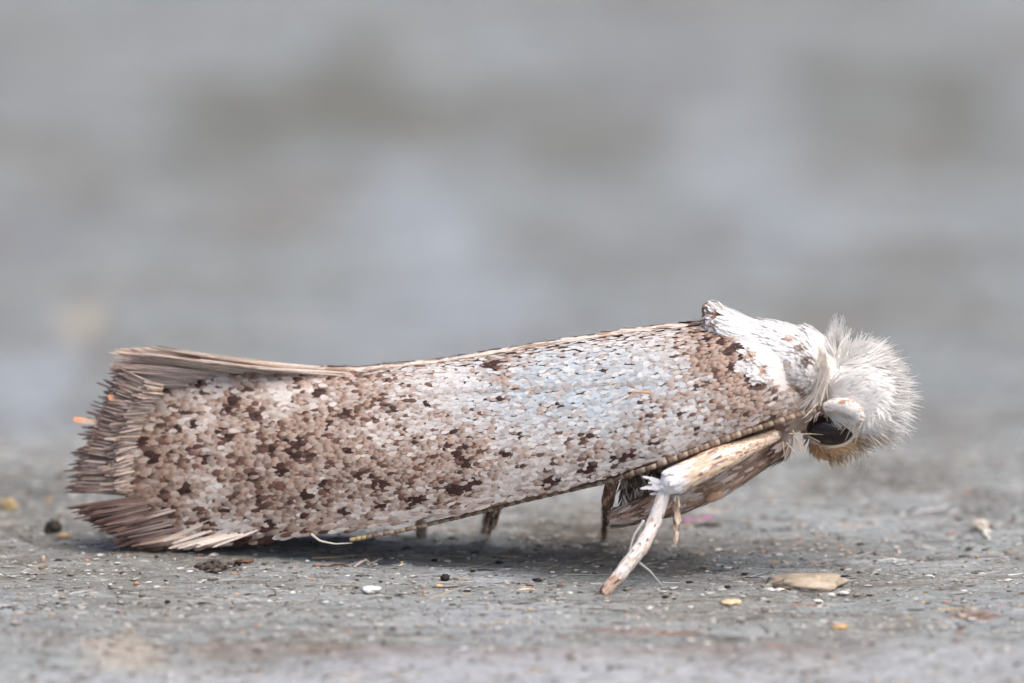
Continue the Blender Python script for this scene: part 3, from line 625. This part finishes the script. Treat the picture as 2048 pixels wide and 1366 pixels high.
# --- scale coats of the legs
def leg_coat(pts, count, Ls, Ws, colf, name, mat, seed, grow=1.25, label=None):
    r = np.random.default_rng(seed); q_ = np.array(pts, float); s = np.concatenate([[0], np.cumsum(np.hypot(np.diff(q_[:, 0]), np.diff(q_[:, 1])))])
    t = np.sort(r.random(count))*.96; x = [np.interp(t*s[-1], s, q_[:, i]) for i in range(4)]; x2 = [np.interp(np.clip(t+.04, 0, 1)*s[-1], s, q_[:, i]) for i in range(3)]
    x1 = [np.interp(np.clip(t-.01, 0, 1)*s[-1], s, q_[:, i]) for i in range(3)]
    c = P(x[0], x[1], x[2]); ax = P(x2[0], x2[1], x2[2])-P(x1[0], x1[1], x1[2]); ax /= np.linalg.norm(ax, axis=1, keepdims=True)
    an = r.random(count)*2*math.pi; a = np.cross(ax, np.array([0, 1., 0])); a /= np.linalg.norm(a, axis=1, keepdims=True); b = np.cross(ax, a)
    nn = a*np.cos(an)[:, None]+b*np.sin(an)[:, None]
    p = c+nn*(x[3]/PPM*grow)[:, None]
    cc = np.array([colf(tt, np.cos(aa), r) for tt, aa in zip(t, an)])
    SV, SC = scales(p, ax, nn, Ls/PPM*(.8+.4*r.random(count)), Ws/PPM*(.8+.4*r.random(count)), cc, cc, lift=r.uniform(-.02, .1, count), droop=.04)
    V_, F_ = pack(SV, SF); ob = mesh_obj(name, V_, F_, mat, moth, SC.reshape(-1, 3)); tag(ob, kind='stuff')
    if label: ob['label'] = label
    return ob
def c_fore(t, top, r):
    k = r.random()
    c = lin(246, 222, 194) if k < .5 else lin(216, 180, 154) if k < .74 else lin(160, 124, 112) if k < .83 else lin(252, 242, 230)
    if t > .86: c = lin(240, 240, 242)
    return c*(.85+.3*r.random())
def c_tars(t, top, r):
    c = lin(244, 238, 234) if r.random() < .9 else lin(226, 206, 190)
    if t > .76: c = lin(226, 202, 182) if r.random() < .7 else lin(206, 170, 146)
    if t > .93: c = lin(140, 84, 58)
    return c*(.9+.15*r.random())
def c_brown(t, top, r): return (lin(170, 142, 122) if r.random() < .6 else lin(116, 92, 80))*(.8+.4*r.random())
def c_pale(t, top, r): return (lin(240, 220, 198) if r.random() < .75 else lin(184, 150, 128))*(.85+.3*r.random())
leg_coat(FORE, 1700, 22, 5.5, c_fore, 'foreleg_scale_coat', M_shine, 21, 1.12, 'golden brown scales of the raised foreleg with a white tuft')
leg_coat(TARS, 800, 18, 6, c_tars, 'foot_scale_coat', M_shine, 22, 1.15, 'white scales of the foreleg foot with brown tip')
leg_coat(SPUR, 90, 18, 7, c_pale, 'spur_scale_coat', M_shine, 23, 1.1)
leg_coat(MID, 260, 18, 7, c_brown, 'middle_leg_scale_coat', M_scale, 24, 1.1)
leg_coat(HIND, 160, 18, 7, c_pale, 'hind_leg_scale_coat', M_scale, 25, 1.1)
leg_coat(HIND2, 100, 20, 8, c_brown, 'hind_leg_scale_coat', M_scale, 26, 1.1)
def c_scape(t, top, r): return (lin(246, 242, 238) if r.random() < .86 else lin(206, 168, 140))*(.92+.1*r.random())
leg_coat([(a_, b_, hy+c_, d_) for a_, b_, c_, d_ in sp], 420, 13, 6, c_scape, 'scape_scale_coat', M_scale, 27, 1.05)
# ragged white knee tuft
N = 34; b = P(1322+r.normal(0, 12, N), 975+r.normal(0, 9, N), -1.06+r.normal(0, .04, N)); e = np.stack([-1*np.ones(N), r.normal(0, .3, N), .15+r.normal(0, .3, N)], 1)
SV, SC = scales(b, e, np.tile([0, -1., .3], (N, 1)), (15+8*r.random(N))/PPM, 5/PPM, np.tile(lin(236, 238, 242), (N, 1)), np.tile(lin(240, 242, 246), (N, 1)))
V_, F_ = pack(SV, SF); tag(mesh_obj('knee_tuft', V_, F_, M_hair, moth, SC.reshape(-1, 3)), kind='stuff')
# scaly coat of the breast and coxae
p, n = sample_body(140000, 9); px, py = proj(p); r = np.random.default_rng(10)
k = (px > 1248) & (px < 1600) & (py > 880) & (p[:, 1] > -1.0+0*px) & (p[:, 1] < .1) & (py < 1060)
dist_f = np.min(np.stack([np.hypot(px-x, py-y)/max(rr_, 14) for x, y, _, rr_ in FORE+TARS[:2]+SPUR+MID]), 0); k &= (dist_f > 1.2)
p, n, px, py = p[k][:3600], n[k][:3600], px[k][:3600], py[k][:3600]; N = len(p)
nz = fbm(px*.03, py*.06, 4, 501)
cc = lin(184, 158, 142)[None]*(.75+.45*r.random((N, 1))); cc = tint(cc, sstep(.0, .25, nz)*.85, lin(220, 210, 204)); cc = tint(cc, sstep(.05, .4, -nz)*.8, lin(96, 74, 64))
SV, SC = scales(p-n*.004, np.tile([-1, -.1, -.42], (N, 1))+r.normal(0, .12, (N, 3)), n, (24+14*r.random(N))/PPM, (5+3.5*r.random(N))/PPM, cc, cc, lift=r.uniform(0, .1, N), droop=.05)
V_, F_ = pack(SV, SF); tag(mesh_obj('breast_scale_coat', V_, F_, M_scale, moth, SC.reshape(-1, 3)), kind='stuff')
# grey fur in the hollow behind the coxa
N = 600; bx = r.uniform(1244, 1312, N); by = r.uniform(938, 1000, N); b = P(bx, by, -.46+r.normal(0, .05, N))
e = np.stack([r.normal(.1, .25, N), -.3*np.ones(N), -.8+r.normal(0, .2, N)], 1); cc = np.where(r.random((N, 1)) < .5, lin(196, 186, 172)[None], lin(104, 90, 80)[None])
RV, RC = scales(b, e, np.tile([0, -1., .4], (N, 1))+r.normal(0, .3, (N, 3)), .08+.06*r.random(N), (3+2*r.random(N))/PPM, cc, cc, keep=True, prof=np.array([.9, 1, .85, .5, .12]))
V_, F_ = pack(RV, SF); tag(mesh_obj('breast_fur', V_, F_, M_scale, moth, RC.reshape(-1, 3)), kind='stuff')
drop = ellipsoid(1428, 992, -.76, 19, 11, 11, 28, M_shiny_grit, 'trochanter', moth, lin(186, 152, 124))
drop['label'] = 'amber coloured joint knob below the coxa'
# stray hairs
for name, pl, Yr, col in [('stray_hair', [(622, 1068), (640, 1082), (670, 1088), (705, 1086)], (-.25, -.3), lin(232, 226, 218)),
                          ('stray_hair', [(1288, 1040), (1268, 1070), (1258, 1105)], (-1.2, -1.25), lin(224, 222, 222)),
                          ('stray_hair', [(1278, 1125), (1300, 1142), (1325, 1172)], (-1.2, -1.1), lin(214, 212, 210)),
                          ('stray_hair', [(1262, 790), (1240, 800), (1226, 812)], (-.92, -.96), lin(236, 230, 226)),
                          ('stray_hair', [(1300, 786), (1270, 784), (1258, 790)], (-.92, -.95), lin(214, 160, 110))]:
    q_ = np.array(pl, float); t = np.linspace(0, len(pl)-1, 14); x = np.interp(t, range(len(pl)), q_[:, 0]); y = np.interp(t, range(len(pl)), q_[:, 1])
    tube_obj(name, P(x, y, np.linspace(*Yr, 14)), np.interp(np.arange(14), [0, 13], [.011, .005]), M_hair, moth, col, 6)

# ------------------------------------------------------------------ crumbs, flakes and splinters on the board
def lump(name, px, py, w, h, col, label, cat, seed, depth=None, group=None, mat=None, jag=.35, col2=None, sink=.3, rot=0):
    """irregular crumb: w, h in photo pixels as it shows, resting on the board"""
    V, F = ico(3); r = np.random.default_rng(seed)
    c = G(px, py); c[2] = float(gz(c[0], c[1])); a, b_, hh_ = w/2/PPM, (depth or w*.8)/2/PPM, h/2/PPM
    o3 = r.random(3)*50
    nz = fbm(V[:, 0]*1.6+o3[0]+V[:, 2], V[:, 1]*1.6+o3[1]-V[:, 2]*.7, 4, seed)
    v = V*(1+jag*nz+jag*.35*r.normal(size=len(V)))[:, None]; v = v*np.array([a, b_, hh_]); ca, sa = math.cos(rot), math.sin(rot)
    v = np.stack([v[:, 0]*ca-v[:, 2]*sa*1.0, v[:, 1], v[:, 0]*sa+v[:, 2]*ca], 1)
    cl = np.tile(np.asarray(col, float), (len(v), 1))*(.75+.5*r.random((len(v), 1)))
    if col2 is not None: cl = tint(cl, sstep(-.1, .3, nz), col2)
    c0 = c+np.array([0, 0, hh_*(1-sink)]); base_ = c.copy()
    ob = mesh_obj(name, v+c0, F, mat or M_grit, None, np.clip(cl, 0, 1), origin=base_, smooth=False)
    return tag(ob, label, cat, group)
def sliver(name, x0, y0, x1, y1, w, col, label, cat, lift0=0, lift1=0, group=None, seed=0):
    a, b = G(x0, y0), G(x1, y1); t = np.linspace(0, 1, 9)[:, None]; pp = a+(b-a)*t; r = np.random.default_rng(seed)
    pp[:, 2] = gz(pp[:, 0], pp[:, 1])+w/2/PPM*.7+np.linspace(lift0, lift1, 9); pp[1:-1] += r.normal(0, w*.12/PPM, (7, 3))
    rad = np.array([.35, .8, 1, 1, .95, 1, .9, .7, .25])*w/2/PPM
    V, F = tube(pp, rad, 7); F = [f for f in F]; T = np.array([f[:3] for f in F]+[[f[0], f[2], f[3]] for f in F if len(set(f)) == 4])
    ob = mesh_obj(name, V, T, M_grit, None, np.clip(np.tile(col, (len(V), 1))*(.8+.4*r.random((len(V), 1))), 0, 1), origin=[a[0], a[1], float(gz(a[0], a[1]))])
    return tag(ob, label, cat, group)
blk, org, wht, tan_, yel = lin(44, 40, 40), lin(196, 146, 108), lin(232, 230, 228), lin(182, 164, 140), lin(216, 190, 136)
lump('dirt_crumb', 106, 1070, 34, 30, lin(62, 56, 46), 'dark brown dirt crumb on the board beside the wing tips', 'crumb', 1, jag=.6)
lump('dirt_crumb', 126, 1080, 24, 12, lin(214, 180, 140), 'small orange tan crumb leaning against the dark brown crumb', 'crumb', 2)
lump('plant_flake', 18, 1026, 30, 34, lin(186, 166, 124), 'yellowish tan flake standing on its edge at the board', 'flake', 3, depth=12, jag=.4, rot=.5)
rr_ = np.random.default_rng(91); Vi, Fi = ico(1); cv, ccol = [], []
for i in range(46):
    c = G(430+rr_.normal(0, 24), 1150+rr_.normal(0, 5)); c[2] = float(gz(c[0], c[1]))+.012+.02*rr_.random()
    cv.append(Vi*(1+.4*rr_.normal(size=(len(Vi), 1)))*np.array([.04, .04, .022])*rr_.uniform(.5, 1.2)+c); ccol.append(np.tile(lin(84, 76, 70)*rr_.uniform(.35, 1.7), (len(Vi), 1)))
c = G(430, 1150); V_, F_ = pack(np.array(cv), Fi)
tag(mesh_obj('char_fragment', V_, F_, M_grit, None, np.concatenate(ccol), smooth=False, origin=[c[0], c[1], float(gz(c[0], c[1]))]), 'long dark charred clump lying in front of the wing tips', 'fragment')
lump('char_fragment', 486, 1140, 34, 8, lin(110, 86, 70), 'thin brown scrap beside the dark charred clump', 'fragment', 5, jag=.5)
lump('white_crumb', 742, 1185, 34, 13, wht, 'flat white crumb on the board below the wing', 'crumb', 6, depth=40)
lump('white_crumb', 322, 1106, 28, 14, lin(214, 222, 230), 'small bluish white crumb touching the ground under the tail fringe', 'crumb', 7)
lump('pale_flake', 842, 1092, 26, 44, lin(186, 166, 148), 'upright beige flake standing behind the antenna tip', 'flake', 8, depth=10, jag=.25, sink=.15)
lump('black_speck', 890, 1166, 16, 13, blk, 'black irregular speck on the pale patch of board', 'speck', 9, jag=.4)
lump('black_speck', 934, 1185, 14, 5, blk, 'flat black speck between the twin specks and a pale straw', 'speck', 10, depth=14)
lump('black_speck', 946, 1151, 10, 5, blk, 'tiny black speck above the pale patch', 'speck', 11)
sliver('splinter', 697, 1150, 766, 1133, 6, lin(196, 182, 172), 'pale thin splinter lying slanted on the board', 'splinter', 0, .03, seed=1)
sliver('splinter', 1032, 1182, 1072, 1180, 5, lin(220, 204, 178), 'short straw coloured splinter left of the brown foot', 'splinter', seed=2)
sliver('splinter', 1022, 1172, 1070, 1177, 5, lin(130, 96, 76), 'short brown splinter just behind the straw coloured one', 'splinter', seed=3)
sliver('splinter', 640, 1150, 700, 1151, 5, lin(120, 90, 72), 'dark brown splinter at the end of the pale slanted one', 'splinter', seed=4)
lump('dark_chip', 1414, 1057, 50, 10, lin(52, 48, 46), 'flat black chip beside the pink fibre', 'chip', 12, depth=30)
pk = G(1395, 1046); pv = [(1368, 1048), (1385, 1043), (1398, 1044), (1412, 1039), (1424, 1037)]
q_ = np.array(pv, float); gp = G(q_[:, 0], q_[:, 1]); gp[:, 2] = gz(gp[:, 0], gp[:, 1])+.012; t = np.linspace(0, 4, 15)
gp = np.stack([np.interp(t, range(5), gp[:, i]) for i in range(3)], 1)
pf = tube_obj('pink_fibre', gp, np.full(15, .016), M_hair, None, lin(206, 128, 182), 6); tag(pf, 'bright pink curled fibre behind the raised foreleg', 'fibre')
lump('paint_flake', 1615, 1172, 150, 30, lin(178, 164, 144), 'tan brittle flake with white crumbly rim in front of the head', 'flake', 13, depth=150, jag=.3, col2=lin(196, 184, 166), sink=.7)
for i in range(7):
    lump('white_crumb', 1540+i*24+rng.normal(0, 5), 1190+rng.normal(0, 5), 16+8*rng.random(), 7, lin(212, 211, 208), 'white crumb along the rim of the tan brittle flake', 'crumb', 60+i, group='white crumbs round the tan flake')
lump('yellow_flake', 1462, 1206, 40, 8, lin(214, 196, 160), 'cream yellow flat flake in front of the tan brittle flake', 'flake', 14, depth=40)
sliver('splinter', 1575, 1206, 1645, 1210, 7, lin(160, 128, 106), 'brown splinter lying in front of the tan brittle flake', 'splinter', seed=5)
lump('plant_fragment', 1962, 1062, 34, 26, lin(206, 200, 188), 'pale crumpled plant fragment right of the moth head', 'fragment', 15, jag=.6)
sliver('plant_fibre', 1900, 1046, 1955, 1056, 7, lin(208, 204, 196), 'pale fibre running up to the crumpled fragment', 'fibre', 0, .04, seed=6)
sliver('plant_fibre', 1964, 1066, 1982, 1088, 8, lin(214, 210, 200), 'pale fibre hanging off the crumpled fragment', 'fibre', .04, 0, seed=7)
lump('brown_grain', 1980, 1054, 12, 9, lin(128, 84, 56), 'dark brown grain beside the crumpled fragment', 'grain', 16)
sliver('plant_fibre', 1820, 1034, 1900, 1022, 5, lin(206, 208, 208), 'thin white fibre arched behind the crumpled fragment', 'fibre', .02, .05, seed=8)
sliver('plant_fibre', 1745, 1120, 1830, 1118, 5, lin(204, 206, 208), 'thin white straight fibre lying in front of the crumpled fragment', 'fibre', seed=9)
lump('orange_flake', 1680, 1252, 30, 10, lin(214, 180, 132), 'blurred orange flake at the front of the board', 'flake', 17)
lump('orange_grain', 86, 1134, 10, 9, org, 'orange grain on the board left of the charred clump', 'grain', 18)
for i, (x, y) in enumerate([(174, 1136), (273, 1180), (636, 1143), (848, 1186), (1058, 1188), (253, 1127), (1524, 1104), (140, 1085), (1600, 1082), (1605, 975), (440, 1215), (590, 1146), (1290, 1075)]):
    lump('orange_grain', x, y, 7+5*rng.random(), 6, org*(.8+.4*rng.random()), 'tiny orange grain lying on the board', 'grain', 80+i, group='orange grains scattered on the board', mat=M_shiny_grit)
for i, (x, y) in enumerate([(28, 1097), (63, 1115), (180, 1075), (440, 1218), (375, 1225), (600, 1190), (1500, 1105), (1350, 1110), (700, 1230), (1140, 1190), (1560, 985), (60, 1142), (510, 1125), (1750, 1040), (1640, 1060), (560, 1200)]):
    lump('pale_grain', x, y, 9+7*rng.random(), 6, lin(206, 202, 194)*(.9+.15*rng.random()), 'small pale grain lying on the board', 'grain', 110+i, group='pale grains scattered on the board')
for i, (x, y) in enumerate([(190, 1105), (115, 1133), (950, 1113), (1075, 1108), (1160, 1186), (1075, 1162), (870, 1130), (335, 1205), (1150, 1125), (1490, 1150), (1455, 1175), (1380, 1167), (1000, 1130), (1720, 1090), (1330, 1200)]):
    lump('dark_grain', x, y, 10+10*rng.random(), 6, blk*(.8+.9*rng.random()), 'tiny black grain lying on the board', 'grain', 140+i, group='black grains scattered on the board')
# uncountable fine dust, chips and wood fibres
r = np.random.default_rng(77); N = 13000
x = r.uniform(-5.2, 5.2, N); y = r.uniform(-5.5, 9, N); z = gz(x, y)
V, F = ico(1); sz = np.clip(np.exp(r.normal(-4.5, .5, N)), .003, .0125); an = r.random(N)*6.28
v = V[None]*(1+.35*r.normal(size=(N, len(V), 1)))*sz[:, None, None]*np.stack([r.uniform(.8, 4.0, N), r.uniform(.8, 2.2, N), r.uniform(.4, 1.0, N)], 1)[:, None]
v = np.stack([v[..., 0]*np.cos(an*.15)[:, None]-v[..., 1]*np.sin(an*.15)[:, None], v[..., 0]*np.sin(an*.15)[:, None]+v[..., 1]*np.cos(an*.15)[:, None], v[..., 2]], -1)
v = v+np.stack([x, y, z+sz*.3], 1)[:, None]
pal = np.array([lin(200, 199, 196), lin(184, 182, 178), lin(150, 142, 132), lin(116, 108, 100), lin(70, 64, 60), lin(204, 176, 138), lin(196, 142, 106), lin(224, 226, 228)])
cc = pal[r.choice(8, N, p=[.18, .28, .26, .17, .045, .035, .006, .024])]*(.85+.3*r.random((N, 1)))
V_, F_ = pack(v, F); dust = mesh_obj('dust', V_, F_, M_grit, None, np.repeat(np.clip(cc, 0, 1), len(V), 0), smooth=False)
tag(dust, 'fine pale and dark dust and chips strewn over the weathered board', 'dust', kind='stuff')
N = 1700; x = r.uniform(-5.3, 5.3, N); y = r.uniform(-5, 9, N); L_ = np.exp(r.normal(-1.75, .55, N)); an = r.normal(0, .22, N)
e = np.stack([x+L_*np.cos(an), y+L_*np.sin(an), 0*x], 1); e[:, 2] = gz(e[:, 0], e[:, 1])+.004+np.abs(r.normal(0, .012, N))
b = np.stack([x, y, gz(x, y)], 1); m_ = (b+e)/2; gm = gz(m_[:, 0], m_[:, 1])-m_[:, 2]+.004
HV = hairs(b, e-b, np.zeros((N, 3)), np.linalg.norm(e-b, axis=1), .004+.005*r.random(N), 5).reshape(N, 5, 3, 3)
HV[..., 2] += (np.array([0, .75, 1, .75, 0])[None, :]*gm[:, None])[..., None]
cc = pal[r.choice(8, N, p=[.16, .22, .22, .22, .1, .05, .01, .02])]*(.85+.3*r.random((N, 1)))
V_, F_ = pack(HV.reshape(N, 15, 3), HF()); fib = mesh_obj('wood_fibre_fuzz', V_, F_, M_grit, None, np.repeat(np.clip(cc, 0, 1), 15, 0))
tag(fib, 'loose grey wood fibres lying along the grain of the board', 'wood fibres', kind='stuff')

for o in bpy.data.objects:
    if '_o' in o: del o['_o']
